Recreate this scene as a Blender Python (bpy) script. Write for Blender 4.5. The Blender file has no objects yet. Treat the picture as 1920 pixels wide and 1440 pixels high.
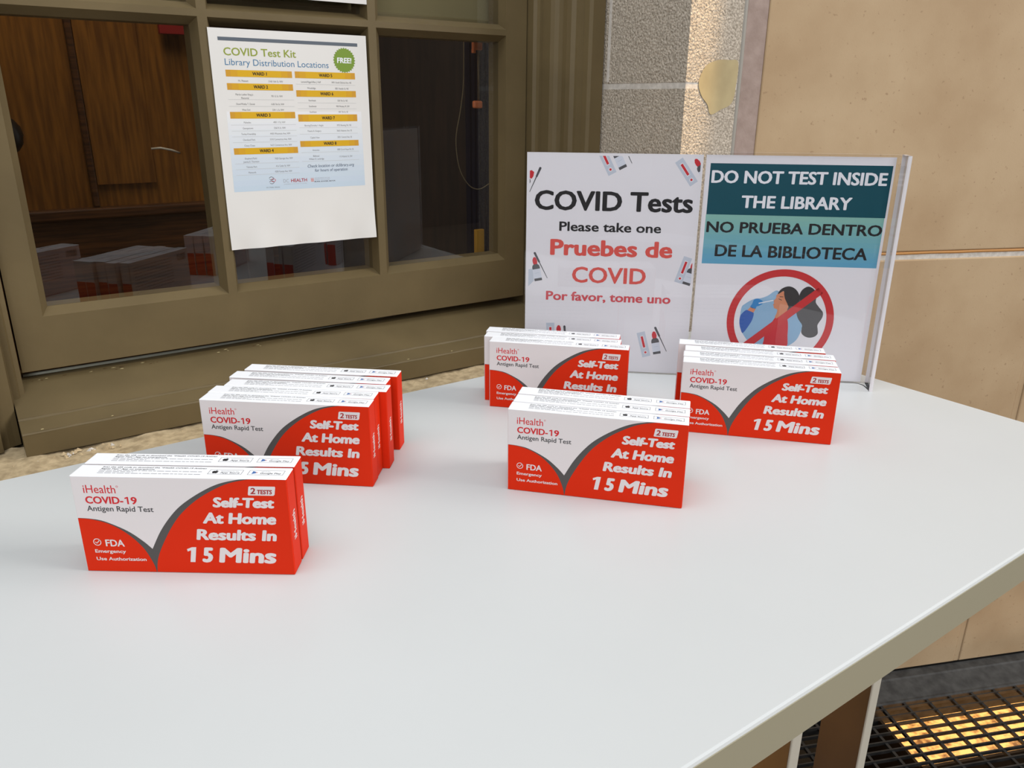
import bpy, bmesh, math, random
from mathutils import Vector, Matrix
from mathutils.geometry import tessellate_polygon

random.seed(7)
SC = bpy.context.scene
COL = SC.collection
R = math.radians

# ------------------------------------------------------------------ camera
cam_d = bpy.data.cameras.new('camera')
cam = bpy.data.objects.new('camera', cam_d)
COL.objects.link(cam)
SC.camera = cam
F_PX, YAW, PITCH, ROLL, CAM_H = 1479.85, R(54.8678), R(19.6464), R(0.4554), 0.3409
cam_d.sensor_width = 36.0
cam_d.sensor_fit = 'HORIZONTAL'
cam_d.lens = F_PX / 1920.0 * 36.0
cam_d.clip_start = 0.01
_f = Vector((math.cos(YAW) * math.cos(PITCH), math.sin(YAW) * math.cos(PITCH), -math.sin(PITCH)))
_r = Vector((math.sin(YAW), -math.cos(YAW), 0))
_u = _r.cross(_f)
_x = _r * math.cos(ROLL) + _u * math.sin(ROLL)
_y = _u * math.cos(ROLL) - _r * math.sin(ROLL)
_m = Matrix((_x, _y, -_f)).transposed().to_4x4()
_m.translation = (0, 0, CAM_H)
cam.matrix_world = _m

# ------------------------------------------------------------------ light
SC.view_settings.view_transform = 'Standard'
SC.view_settings.look = 'None'
SC.view_settings.gamma = 1.0
SC.view_settings.use_curve_mapping = False
SC.view_settings.exposure = -0.2
world = bpy.data.worlds.new('world')
SC.world = world
world.use_nodes = True
world.node_tree.nodes['Background'].inputs[0].default_value = (0.86, 0.92, 1.0, 1)
world.node_tree.nodes['Background'].inputs[1].default_value = 0.70


def area_light(name, loc, target, size, power, color, size_y=None):
    d = bpy.data.lights.new(name, 'AREA')
    d.energy = power
    d.color = color
    d.size = size
    if size_y:
        d.shape = 'RECTANGLE'
        d.size_y = size_y
    o = bpy.data.objects.new(name, d)
    COL.objects.link(o)
    o.location = loc
    o.rotation_euler = (Vector(target) - Vector(loc)).to_track_quat('-Z', 'Y').to_euler()
    return o


def spot_light(name, loc, target, power, color, angle, blend=0.6, radius=0.02):
    d = bpy.data.lights.new(name, 'SPOT')
    d.energy = power
    d.color = color
    d.spot_size = R(angle)
    d.spot_blend = blend
    d.shadow_soft_size = radius
    o = bpy.data.objects.new(name, d)
    COL.objects.link(o)
    o.location = loc
    o.rotation_euler = (Vector(target) - Vector(loc)).to_track_quat('-Z', 'Y').to_euler()
    return o


# daylight through the tall lobby windows to the right of the table
area_light('lobby_window_daylight', (5.0, -3.2, 3.1), (0.5, 0.6, 0.0), 3.0, 330, (1.0, 0.97, 0.93), 2.6)
# added fill from behind the camera, lifting the camera-facing sides
area_light('camera_side_fill', (-2.4, -3.4, 1.5), (0.5, 0.6, 0.1), 3.0, 108, (0.96, 0.98, 1.0), 2.2)
# added soft light overhead, for the sill top and the table's left rear
area_light('overhead_fill', (-0.35, 0.45, 2.5), (0.1, 0.65, 0.0), 1.7, 36, (0.93, 0.97, 1.0))

# added warm spot, no known fixture, for the stone pier's bright band
spot_light('pier_band_spot', (1.02, 0.45, 2.5), (0.900, 0.8475, 0.40), 620, (1.0, 0.66, 0.30), 4.0, 1.0, 0.012)

# ------------------------------------------------------------------ materials


def lin(c):
    def f(v):
        v /= 255.0
        return v / 12.92 if v <= 0.04045 else ((v + 0.055) / 1.055) ** 2.4
    return (f(c[0]), f(c[1]), f(c[2]), 1.0)


MATS = {}


def mat(name, rgb, rough=0.6, spec=0.5, metal=0.0):
    if name in MATS:
        return MATS[name]
    m = bpy.data.materials.new(name)
    m.use_nodes = True
    b = m.node_tree.nodes['Principled BSDF']
    b.inputs['Base Color'].default_value = lin(rgb)
    b.inputs['Roughness'].default_value = rough
    b.inputs['Specular IOR Level'].default_value = spec
    b.inputs['Metallic'].default_value = metal
    MATS[name] = m
    return m


def noise_mat(name, rgb_a, rgb_b, scale=20, rough=0.7, bump=0.0, bump_scale=200, bump_dist=0.002, spec=0.4,
              stretch=(1, 1, 1), detail=6, specks=None, ramp=(0.35, 0.65), bump_detail=4):
    """Two-tone noise colour, optional relief and optional dark pits, in object space."""
    m = mat(name, rgb_a, rough, spec)
    nt = m.node_tree
    N, L = nt.nodes, nt.links
    b = N['Principled BSDF']
    tc = N.new('ShaderNodeTexCoord')
    mp = N.new('ShaderNodeMapping')
    mp.inputs['Scale'].default_value = stretch
    L.new(tc.outputs['Object'], mp.inputs['Vector'])
    n1 = N.new('ShaderNodeTexNoise')
    n1.inputs['Scale'].default_value = scale
    n1.inputs['Detail'].default_value = detail
    L.new(mp.outputs[0], n1.inputs['Vector'])
    cr = N.new('ShaderNodeValToRGB')
    cr.color_ramp.elements[0].position = ramp[0]
    cr.color_ramp.elements[1].position = ramp[1]
    cr.color_ramp.elements[0].color = lin(rgb_a)
    cr.color_ramp.elements[1].color = lin(rgb_b)
    L.new(n1.outputs['Fac'], cr.inputs['Fac'])
    out = cr.outputs['Color']
    if specks:
        n2 = N.new('ShaderNodeTexNoise')
        n2.inputs['Scale'].default_value = specks[1]
        n2.inputs['Detail'].default_value = 3
        L.new(tc.outputs['Object'], n2.inputs['Vector'])
        r2 = N.new('ShaderNodeValToRGB')
        r2.color_ramp.elements[0].position = specks[2]
        r2.color_ramp.elements[1].position = specks[2] + 0.06
        L.new(n2.outputs['Fac'], r2.inputs['Fac'])
        mx = N.new('ShaderNodeMix')
        mx.data_type = 'RGBA'
        L.new(r2.outputs['Color'], mx.inputs[0])
        mx.inputs[6].default_value = lin(specks[0])
        L.new(out, mx.inputs[7])
        out = mx.outputs[2]
    L.new(out, b.inputs['Base Color'])
    if bump:
        n3 = N.new('ShaderNodeTexNoise')
        n3.inputs['Scale'].default_value = bump_scale
        n3.inputs['Detail'].default_value = bump_detail
        L.new(tc.outputs['Object'], n3.inputs['Vector'])
        bp = N.new('ShaderNodeBump')
        bp.inputs['Strength'].default_value = bump
        bp.inputs['Distance'].default_value = bump_dist
        L.new(n3.outputs['Fac'], bp.inputs['Height'])
        L.new(bp.outputs['Normal'], b.inputs['Normal'])
    return m


def clear_mat(name, tint, ior=1.5, refl=1.0, rough=0.0):
    """Thin clear sheet: lets light through, mirrors by Fresnel."""
    m = bpy.data.materials.new(name)
    m.use_nodes = True
    nt = m.node_tree
    N, L = nt.nodes, nt.links
    N.remove(N['Principled BSDF'])
    t = N.new('ShaderNodeBsdfTransparent')
    t.inputs[0].default_value = (*tint, 1)
    g = N.new('ShaderNodeBsdfGlossy')
    g.inputs['Roughness'].default_value = rough
    fr = N.new('ShaderNodeLayerWeight')
    fr.inputs['Blend'].default_value = 0.5
    pw = N.new('ShaderNodeMath')
    pw.operation = 'POWER'
    pw.inputs[1].default_value = 5.0
    L.new(fr.outputs['Facing'], pw.inputs[0])
    r0 = ((ior - 1) / (ior + 1)) ** 2 * refl
    mu = N.new('ShaderNodeMath')
    mu.operation = 'MULTIPLY_ADD'
    mu.use_clamp = True
    mu.inputs[1].default_value = 1.0 - r0
    mu.inputs[2].default_value = r0
    L.new(pw.outputs[0], mu.inputs[0])
    mx = N.new('ShaderNodeMixShader')
    L.new(mu.outputs[0], mx.inputs[0])
    L.new(t.outputs[0], mx.inputs[1])
    L.new(g.outputs[0], mx.inputs[2])
    L.new(mx.outputs[0], N['Material Output'].inputs['Surface'])
    MATS[name] = m
    return m


PAINT = noise_mat('olive_paint', (106, 91, 62), (97, 83, 56), scale=9, rough=0.52, bump=0.3, bump_scale=60,
                  bump_dist=0.0012, spec=0.28)
STONE_ROUGH = noise_mat('pebbled_stone', (204, 192, 176), (156, 145, 130), scale=300, rough=0.9, bump=1.0,
                        bump_scale=320, bump_dist=0.003, spec=0.2, detail=3)
STONE_PATCH = noise_mat('smooth_mortar_patch', (178, 162, 124), (166, 150, 114), scale=30, rough=0.8, spec=0.2)
MORTAR = noise_mat('pale_mortar', (214, 207, 198), (192, 185, 176), scale=120, rough=0.9, bump=0.4, bump_scale=300,
                   bump_dist=0.001, spec=0.2)
WALL_STONE = noise_mat('beige_stone', (192, 166, 132), (178, 150, 116), scale=7, rough=0.75, bump=0.15,
                       bump_scale=350, bump_dist=0.0008, spec=0.3, specks=((166, 138, 106), 150, 0.27))
PINK_STONE = noise_mat('pink_grey_stone', (172, 152, 142), (158, 138, 128), scale=60, rough=0.85, spec=0.2,
                       bump=0.3, bump_scale=400, bump_dist=0.0008)
CAULK = mat('grey_caulk', (150, 145, 136), 0.6)
JOINT_GLOW = mat('orange_joint_glow', (205, 148, 84), 0.6)  # warm glow on the joint's upper lip, painted as an orange bead
SILL_STONE = noise_mat('sandy_stone', (200, 178, 142), (164, 144, 112), scale=90, rough=0.9, bump=0.6,
                       bump_scale=160, bump_dist=0.002, spec=0.2)
TABLE_WHITE = noise_mat('white_laminate', (206, 208, 207), (203, 205, 204), scale=4, rough=0.36, spec=0.3)
EDGE_BAND = mat('cream_edge_band', (158, 151, 128), 0.45, 0.3)
LEG_WHITE = mat('off_white_leg_paint', (196, 190, 176), 0.45)
LEG_BROWN = noise_mat('brown_leg_laminate', (92, 68, 48), (82, 60, 42), scale=10, rough=0.5)
STEEL_DARK = noise_mat('dark_steel', (44, 43, 42), (26, 26, 26), scale=60, rough=0.45, spec=0.5)
FRAME_STEEL = noise_mat('weathered_steel', (62, 62, 61), (40, 40, 40), scale=50, rough=0.55, spec=0.4)
TRENCH = mat('trench_black', (22, 20, 18), 0.9, 0.1)
FLOOR = noise_mat('lobby_floor_tile', (92, 78, 62), (80, 68, 54), scale=5, rough=0.4)
OAK = noise_mat('brown_oak', (146, 94, 30), (108, 66, 18), scale=14, rough=0.45, stretch=(9, 9, 0.7), spec=0.4)
OAK_RAIL = noise_mat('dark_oak_rail', (96, 58, 26), (60, 34, 14), scale=14, rough=0.45, stretch=(0.7, 9, 12), spec=0.4)
LOBBY_WALL = noise_mat('lobby_wall_plaster', (92, 72, 50), (80, 62, 42), scale=4, rough=0.8)
DARK_WOOD = noise_mat('dark_interior_wood', (48, 30, 18), (32, 20, 12), scale=8, rough=0.6, stretch=(6, 6, 0.6))
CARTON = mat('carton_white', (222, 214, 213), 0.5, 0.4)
CARTON_TOP_LIT = mat('carton_top_lit_white', (244, 244, 246), 0.45, 0.4)  # same carton white, lightened to paint in the light from above
RED = mat('carton_red', (214, 42, 4), 0.55, 0.15)
GREY = mat('carton_grey', (78, 75, 73), 0.5, 0.4)
INK = mat('ink_black', (30, 29, 32), 0.55, 0.3)
INK_GREY = mat('ink_grey', (72, 70, 72), 0.55, 0.3)
INK_LIGHT = mat('ink_light_grey', (150, 150, 154), 0.55, 0.3)
INK_RED = mat('ink_red', (206, 36, 44), 0.5, 0.3)
INK_DRED = mat('ink_dark_red', (164, 36, 36), 0.5, 0.3)
INK_BLUE = mat('ink_blue', (70, 110, 170), 0.5, 0.3)
PAPER = noise_mat('white_paper', (220, 217, 213), (216, 213, 209), scale=6, rough=0.7, spec=0.25, bump=0.2,
                  bump_scale=14, bump_dist=0.003, bump_detail=1)
ACRYLIC = clear_mat('clear_acrylic', (0.985, 0.985, 0.985), 1.45, 1.2)
ACRYLIC_EDGE = clear_mat('acrylic_edge', (0.78, 0.77, 0.74), 1.49, 4.0, 0.1)
ACRYLIC_GLINT = mat('acrylic_edge_glint', (226, 222, 224), 0.15, 0.5)  # white reflection painted onto the clear acrylic edges
ACRYLIC_SIDE = clear_mat('polished_acrylic_side', (0.95, 0.94, 0.93), 1.49, 13.0)
GLASS = clear_mat('window_glass', (0.93, 0.94, 0.92), 1.52, 2.0)

# ------------------------------------------------------------------ mesh helpers


class MB:
    def __init__(self):
        self.v, self.f, self.m, self.mats, self.smooth = [], [], [], [], []

    def mi(self, m):
        if m not in self.mats:
            self.mats.append(m)
        return self.mats.index(m)

    def face(self, pts, m, smooth=False):
        n = len(self.v)
        self.v += [tuple(p) for p in pts]
        self.f.append(tuple(range(n, n + len(pts))))
        self.m.append(self.mi(m))
        self.smooth.append(smooth)

    def raw(self, verts, faces, m, smooth=False):
        n = len(self.v)
        self.v += [tuple(p) for p in verts]
        k = self.mi(m)
        for f in faces:
            self.f.append(tuple(i + n for i in f))
            self.m.append(k)
            self.smooth.append(smooth)

    def box(self, x0, x1, y0, y1, z0, z1, m, bev=0.0, fr=None):
        """Axis box, edges rounded by bev; fr maps local points."""
        bm = bmesh.new()
        bmesh.ops.create_cube(bm, size=1.0)
        for v in bm.verts:
            v.co = Vector(((x0 + x1) / 2 + v.co.x * (x1 - x0), (y0 + y1) / 2 + v.co.y * (y1 - y0),
                           (z0 + z1) / 2 + v.co.z * (z1 - z0)))
        if bev:
            bmesh.ops.bevel(bm, geom=bm.edges[:], offset=bev, segments=2, profile=0.5, affect='EDGES')
        bm.verts.index_update()
        vs = [v.co.copy() for v in bm.verts]
        if fr:
            vs = [fr(p) for p in vs]
        self.raw(vs, [[v.index for v in f.verts] for f in bm.faces], m)
        bm.free()

    def prism(self, poly, z0, z1, m, fr=None):
        """Closed plan polygon (counter-clockwise) extruded in z."""
        n = len(poly)
        fr = fr or (lambda p: p)
        lo = [fr(Vector((p[0], p[1], z0))) for p in poly]
        hi = [fr(Vector((p[0], p[1], z1))) for p in poly]
        for i in range(n):
            j = (i + 1) % n
            self.face([lo[i], lo[j], hi[j], hi[i]], m)
        tris = tessellate_polygon([[Vector((p[0], p[1], 0)) for p in poly]])
        self.raw(hi, tris, m)
        self.raw(lo, [t[::-1] for t in tris], m)

    def tube(self, pts, r, m, seg=8):
        pts = [Vector(p) for p in pts]
        rings = []
        for i, p in enumerate(pts):
            a = pts[max(i - 1, 0)]
            b = pts[min(i + 1, len(pts) - 1)]
            t = (b - a).normalized()
            s = t.cross(Vector((0.31, 0.2, 0.93)))
            if s.length < 1e-3:
                s = t.cross(Vector((1, 0, 0)))
            s.normalize()
            w = t.cross(s)
            rr = r[i] if isinstance(r, (list, tuple)) else r
            rings.append([p + (s * math.cos(2 * math.pi * k / seg) + w * math.sin(2 * math.pi * k / seg)) * rr
                          for k in range(seg)])
        vs = [q for ring in rings for q in ring]
        fs = []
        for i in range(len(rings) - 1):
            for k in range(seg):
                k2 = (k + 1) % seg
                fs.append((i * seg + k, i * seg + k2, (i + 1) * seg + k2, (i + 1) * seg + k))
        fs.append(tuple(range(seg))[::-1])
        fs.append(tuple((len(rings) - 1) * seg + k for k in range(seg)))
        self.raw(vs, fs, m, True)

    def build(self, name, parent=None, normals=True):
        me = bpy.data.meshes.new(name)
        me.from_pydata(self.v, [], self.f)
        for m in self.mats:
            me.materials.append(m)
        me.polygons.foreach_set('material_index', self.m)
        me.polygons.foreach_set('use_smooth', self.smooth)
        me.update()
        o = bpy.data.objects.new(name, me)
        COL.objects.link(o)
        if parent:
            o.parent = parent
        return o


def tag(o, label=None, cat=None, group=None, kind=None):
    if label:
        o['label'] = label
    if cat:
        o['category'] = cat
    if group:
        o['group'] = group
    if kind:
        o['kind'] = kind
    return o


def empty(name, loc=(0, 0, 0), rz=0.0):
    o = bpy.data.objects.new(name, None)
    o.location = loc
    o.rotation_euler = (0, 0, rz)
    o.empty_display_size = 0.02
    COL.objects.link(o)
    return o


# ------------------------------------------------------------------ printed artwork (millimetres on a flat sheet)
_fc = {}


def glyphs(body, off):
    key = (body, off)
    if key in _fc:
        return _fc[key]
    c = bpy.data.curves.new('lettering', 'FONT')
    c.body = body
    c.size = 1.0
    c.offset = off
    c.resolution_u = 3
    o = bpy.data.objects.new('lettering', c)
    COL.objects.link(o)
    dg = bpy.context.evaluated_depsgraph_get()
    me = bpy.data.meshes.new_from_object(o.evaluated_get(dg))
    vs = [(v.co.x, v.co.y) for v in me.vertices]
    fs = [tuple(p.vertices) for p in me.polygons]
    # faces all facing +z
    out = []
    for f in fs:
        a = sum(vs[f[i]][0] * vs[f[(i + 1) % len(f)]][1] - vs[f[(i + 1) % len(f)]][0] * vs[f[i]][1] for i in range(len(f)))
        out.append(f if a > 0 else f[::-1])
    bpy.data.objects.remove(o)
    bpy.data.curves.remove(c)
    bpy.data.meshes.remove(me)
    _fc[key] = (vs, out)
    return _fc[key]


def curve(pts, n=6):
    """Catmull-Rom through open points."""
    o = []
    P = [pts[0]] + list(pts) + [pts[-1]]
    for i in range(1, len(P) - 2):
        p0, p1, p2, p3 = P[i - 1], P[i], P[i + 1], P[i + 2]
        for k in range(n):
            t = k / n
            o.append(tuple(0.5 * (2 * p1[d] + (p2[d] - p0[d]) * t + (2 * p0[d] - 5 * p1[d] + 4 * p2[d] - p3[d]) * t * t
                                  + (3 * p1[d] - p0[d] - 3 * p2[d] + p3[d]) * t ** 3) for d in (0, 1)))
    o.append(tuple(pts[-1]))
    return o


def blob(pts, n=6):
    """Closed smooth outline."""
    k = len(pts)
    o = []
    for i in range(k):
        p0, p1, p2, p3 = pts[i - 1], pts[i], pts[(i + 1) % k], pts[(i + 2) % k]
        for j in range(n):
            t = j / n
            o.append(tuple(0.5 * (2 * p1[d] + (p2[d] - p0[d]) * t + (2 * p0[d] - 5 * p1[d] + 4 * p2[d] - p3[d]) * t * t
                                  + (3 * p1[d] - p0[d] - 3 * p2[d] + p3[d]) * t ** 3) for d in (0, 1)))
    return o


def disc(cx, cy, rx, ry=None, n=32):
    ry = ry or rx
    return [(cx + rx * math.cos(2 * math.pi * i / n), cy + ry * math.sin(2 * math.pi * i / n)) for i in range(n)]


def rect(u0, v0, u1, v1):
    return [(u0, v0), (u1, v0), (u1, v1), (u0, v1)]


def clip(poly, box):
    if not box:
        return poly
    u0, v0, u1, v1 = box
    for ax, lim, sg in ((0, u0, 1), (0, u1, -1), (1, v0, 1), (1, v1, -1)):
        out = []
        for i in range(len(poly)):
            a, b = poly[i], poly[(i + 1) % len(poly)]
            da, db = sg * (a[ax] - lim), sg * (b[ax] - lim)
            if da >= 0:
                out.append(a)
            if (da >= 0) != (db >= 0):
                t = da / (da - db)
                out.append((a[0] + (b[0] - a[0]) * t, a[1] + (b[1] - a[1]) * t))
        poly = out
        if len(poly) < 3:
            return []
    return poly


class Art:
    """Printing on a plane: o + u*eu + v*ev, each layer a hair above the last."""

    def __init__(self, mb, o, eu, ev, step=0.00006, clipbox=None, warp=None):
        self.mb, self.o, self.eu, self.ev = mb, Vector(o), Vector(eu), Vector(ev)
        self.n = self.eu.cross(self.ev).normalized()
        self.step, self.clipbox = step, clipbox
        self.warp = warp or (lambda u, v: 0.0)

    def P(self, u, v, layer):
        return self.o + self.eu * (u / 1000) + self.ev * (v / 1000) + self.n * (self.step * layer + self.warp(u, v))

    def poly(self, pts, m, layer=1):
        pts = clip(pts, self.clipbox)
        if len(pts) < 3:
            return
        tris = tessellate_polygon([[Vector((p[0], p[1], 0)) for p in pts]])
        fs = []
        for t in tris:
            a, b, c = (pts[i] for i in t)
            s = (b[0] - a[0]) * (c[1] - a[1]) - (b[1] - a[1]) * (c[0] - a[0])
            fs.append(t if s > 0 else t[::-1])
        self.mb.raw([self.P(p[0], p[1], layer) for p in pts], fs, m)

    def rect(self, u0, v0, u1, v1, m, layer=1):
        self.poly(rect(u0, v0, u1, v1), m, layer)

    def line(self, a, b, w, m, layer=1, w2=None):
        w2 = w if w2 is None else w2
        d = Vector((b[0] - a[0], b[1] - a[1])).normalized()
        n = (-d.y, d.x)
        self.poly([(a[0] + n[0] * w / 2, a[1] + n[1] * w / 2), (a[0] - n[0] * w / 2, a[1] - n[1] * w / 2),
                   (b[0] - n[0] * w2 / 2, b[1] - n[1] * w2 / 2), (b[0] + n[0] * w2 / 2, b[1] + n[1] * w2 / 2)], m, layer)

    def ring(self, cx, cy, r0x, r0y, r1x, r1y, m, layer=1, n=64):
        vs, fs = [], []
        for i in range(n):
            a = 2 * math.pi * i / n
            vs.append(self.P(cx + r0x * math.cos(a), cy + r0y * math.sin(a), layer))
            vs.append(self.P(cx + r1x * math.cos(a), cy + r1y * math.sin(a), layer))
        for i in range(n):
            j = (i + 1) % n
            fs.append((2 * i, 2 * i + 1, 2 * j + 1, 2 * j))
        self.mb.raw(vs, fs, m)

    def text(self, body, u0, u1, vb, cap, m, layer=2, bold=0.0, slant=0.0, rot=None, heavy=0.0):
        """Letters from u0 to u1 with base line vb and capital height cap; heavy thickens the strokes (mm)."""
        if heavy:
            h = heavy
            for i, (du, dv) in enumerate(((-h, 0), (h, 0), (0, h * 0.6), (0, -h * 0.6), (-h * 0.7, h * 0.45), (h * 0.7, h * 0.45), (-h * 0.7, -h * 0.45), (h * 0.7, -h * 0.45))):
                self.text(body, u0 + h + du, u1 - h + du, vb + h * 0.6 + dv, cap - 1.2 * h, m, layer + 0.11 * i, bold, slant, rot)
            return
        vs, fs = glyphs(body, bold)
        hv, _ = glyphs('H', bold)
        ch = max(p[1] for p in hv) - min(p[1] for p in hv)
        y0 = min(p[1] for p in hv)
        xa, xb = min(p[0] for p in vs), max(p[0] for p in vs)
        sv = cap / ch
        out = []
        for x, y in vs:
            v = (y - y0) * sv
            u = u0 + (x - xa) / (xb - xa) * (u1 - u0)
            u += slant * v
            v += vb
            if rot:
                c, s, pu, pv = math.cos(rot[0]), math.sin(rot[0]), rot[1], rot[2]
                u, v = pu + (u - pu) * c - (v - pv) * s, pv + (u - pu) * s + (v - pv) * c
            out.append(self.P(u, v, layer))
        self.mb.raw(out, fs, m)

    def one(self, u, w, vb, cap, stem, m, layer, slant=0.0):
        """A figure 1 with a flag."""
        k = lambda x, y: (x + slant * y, vb + y)
        self.poly([k(u + w - stem, 0), k(u + w, 0), k(u + w, cap), k(u + w - stem * 0.85, cap), k(u, cap * 0.86), k(u + 0.1 * w, cap * 0.70),
                   k(u + w - stem, cap * 0.79)], m, layer)

    def row(self, body, cu, vb, cap, m, layer=2, wid=0.62, bold=0.0):
        """Centred small text, width from the letters' own proportions."""
        vs, _ = glyphs(body, bold)
        hv, _ = glyphs('H', bold)
        ch = max(p[1] for p in hv) - min(p[1] for p in hv)
        w = (max(p[0] for p in vs) - min(p[0] for p in vs)) * cap / ch * wid
        self.text(body, cu - w / 2, cu + w / 2, vb, cap, m, layer, bold)


# ------------------------------------------------------------------ large structure
FZ = -0.80                                   # floor level (table top is z = 0)
A = R(-23.6)
WE = Vector((math.cos(A), math.sin(A), 0))   # along the angled right wall
WN = Vector((-math.sin(A), math.cos(A), 0))  # into that wall
WO = Vector((1.046, 0.8334, 0))              # left edge of its beige slabs


def wf(p):                                   # wall frame: x along, y into the wall, z up
    return WO + WE * p[0] + WN * p[1] + Vector((0, 0, p[2]))


def st(o, label=None):
    return tag(o, label, None, None, 'structure')


# angled stone wall: two courses of slabs, mortar bed and joints
w = MB()
w.box(0.0, 2.6, 0.0, 0.05, 0.106, 2.4, WALL_STONE, 0.002, wf)
w.box(0.0, 0.590, 0.0, 0.05, FZ - 0.3, 0.092, WALL_STONE, 0.002, wf)
w.box(0.604, 2.6, 0.0, 0.05, FZ - 0.3, 0.092, WALL_STONE, 0.002, wf)
w.box(-0.02, 2.6, 0.05, 0.10, FZ - 0.3, 2.4, MORTAR, 0, wf)
w.box(0.0, 2.6, 0.003, 0.055, 0.091, 0.1015, MORTAR, 0, wf)
w.box(0.591, 0.603, 0.0018, 0.055, FZ - 0.3, 0.091, WALL_STONE, 0, wf)
w.tube([wf((x * 0.05, 0.004, 0.1035 + 0.0006 * random.uniform(-1, 1))) for x in range(0, 53)], 0.003, JOINT_GLOW, 8)
st(w.build('wall_right'), 'beige stone slab wall behind and right of the table')
# pinkish strip and caulk at its left end
w = MB()
w.box(-0.0345, -0.0005, 0.001, 0.06, FZ - 0.3, 2.4, PINK_STONE, 0.001, wf)
st(w.build('trim_1'))
w = MB()
w.tube([wf((-0.0395 + 0.0006 * math.sin(k * 1.7), 0.004, FZ + k * 0.1)) for k in range(32)], 0.0062, CAULK, 10)
st(w.build('trim_2'))
# rough stone pier beside the window
w = MB()
PIER = [(0.896, 0.8475), (1.0066, 0.8475), (1.075, 0.93), (1.0, 1.3), (0.896, 1.3)]


def inset_pier(d):
    return [(0.896 + d, 0.8475 + d), (1.0066, 0.8475 + d), (1.075, 0.93 + d), (1.0, 1.3), (0.896 + d, 1.3)]


w.prism(PIER, FZ - 0.3, 0.3612, STONE_ROUGH)
w.prism(inset_pier(0.0005), 0.3612, 0.3700, MORTAR)
w.prism(PIER, 0.3700, 2.4, STONE_ROUGH)
patch = blob([(0.922, 0.370), (0.934, 0.392), (0.958, 0.401), (0.985, 0.402), (1.003, 0.400), (1.004, 0.372),
              (0.998, 0.343), (0.975, 0.333), (0.953, 0.326), (0.944, 0.340), (0.930, 0.352)], 5)
a = Art(w, (0, 0.8468, 0), (1000 * 0.001, 0, 0), (0, 0, 1), 0.0)
a.poly([(p[0] * 1000, p[1] * 1000) for p in patch], STONE_PATCH, 0)
# smear of old mortar along the inner edge
w.prism([(0.8955, 1.018), (0.8955, 1.012), (0.898, 1.012), (0.898, 1.018)], 0.372, 2.4, MORTAR)
st(w.build('wall_pier'), 'grey pebbled stone pier between window and beige wall')
# wall under the window and its stone ledge
w = MB()
w.box(-1.6, 0.896, 0.90, 1.3, FZ - 0.3, -0.20, SILL_STONE)
st(w.build('wall_left'))
w = MB()
bm = bmesh.new()
NX, NY = 150, 14
for j in range(NY + 1):
    for i in range(NX + 1):
        x, y = -0.35 + i * 1.2455 / NX, 0.86 + j * 0.20 / NY
        z = -0.061 + 0.0016 * (math.sin(x * 71 + y * 40) * math.sin(x * 33 - y * 90) + random.uniform(-0.5, 0.5))
        if y > 0.985 and x < 0.35:
            z += 0.004 * max(0, math.sin(x * 40 + 1.1)) * random.uniform(0.4, 1.0) * max(0, (0.35 - x) / 0.35)
        bm.verts.new((x, y, z))
bm.verts.ensure_lookup_table()
for j in range(NY):
    for i in range(NX):
        q = j * (NX + 1) + i
        bm.faces.new([bm.verts[q], bm.verts[q + 1], bm.verts[q + NX + 2], bm.verts[q + NX + 1]])
bm.verts.index_update()
w.raw([v.co for v in bm.verts], [[v.index for v in f.verts] for f in bm.faces], SILL_STONE, True)
bm.free()
w.box(-0.35, 0.8955, 0.86, 1.14, -0.20, -0.064, SILL_STONE, 0.004)
rs = random.Random(3)
for i in range(60):
    x = 0.005 + 0.11 * rs.random() ** 1.2 if i % 3 else rs.uniform(-0.1, 0.6)
    y = rs.uniform(1.0, 1.017)
    r_ = rs.uniform(0.001, 0.0045 if i % 3 else 0.002)
    k = 6
    ring_ = [(x + r_ * rs.uniform(0.7, 1.5) * math.cos(2 * math.pi * q / k), y + r_ * rs.uniform(0.6, 1.0) * math.sin(2 * math.pi * q / k), -0.061) for q in range(k)]
    tp = (x + r_ * rs.uniform(-0.3, 0.3), y, -0.0595 + r_ * 0.6)
    for q in range(k):
        w.face([ring_[q], ring_[(q + 1) % k], tp], SILL_STONE if i % 4 else MORTAR)
st(w.build('trim_3'), 'sandy stone ledge under the window')
# lobby floor beyond the grate, lobby walls behind the photographer
GS0, GS1, GN0, GN1 = -1.9, 1.5, -0.62, -0.0736   # grate opening in the wall frame


def quad(w, x0, x1, y0, y1, z, m):
    w.face([wf((x0, y0, z)), wf((x1, y0, z)), wf((x1, y1, z)), wf((x0, y1, z))], m)


w = MB()
quad(w, -6, 6, -6, GN0, FZ, FLOOR)
quad(w, -6, GS0, GN0, 0.0, FZ, FLOOR)
quad(w, GS1, 6, GN0, 0.0, FZ, FLOOR)
st(w.build('floor'))
w = MB()
w.box(-3.5, 5.0, -4.6, -4.5, FZ, 1.9, LOBBY_WALL)
w.box(-3.6, -3.5, -4.6, 1.3, FZ, 1.9, LOBBY_WALL)
st(w.build('wall_front'))

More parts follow.
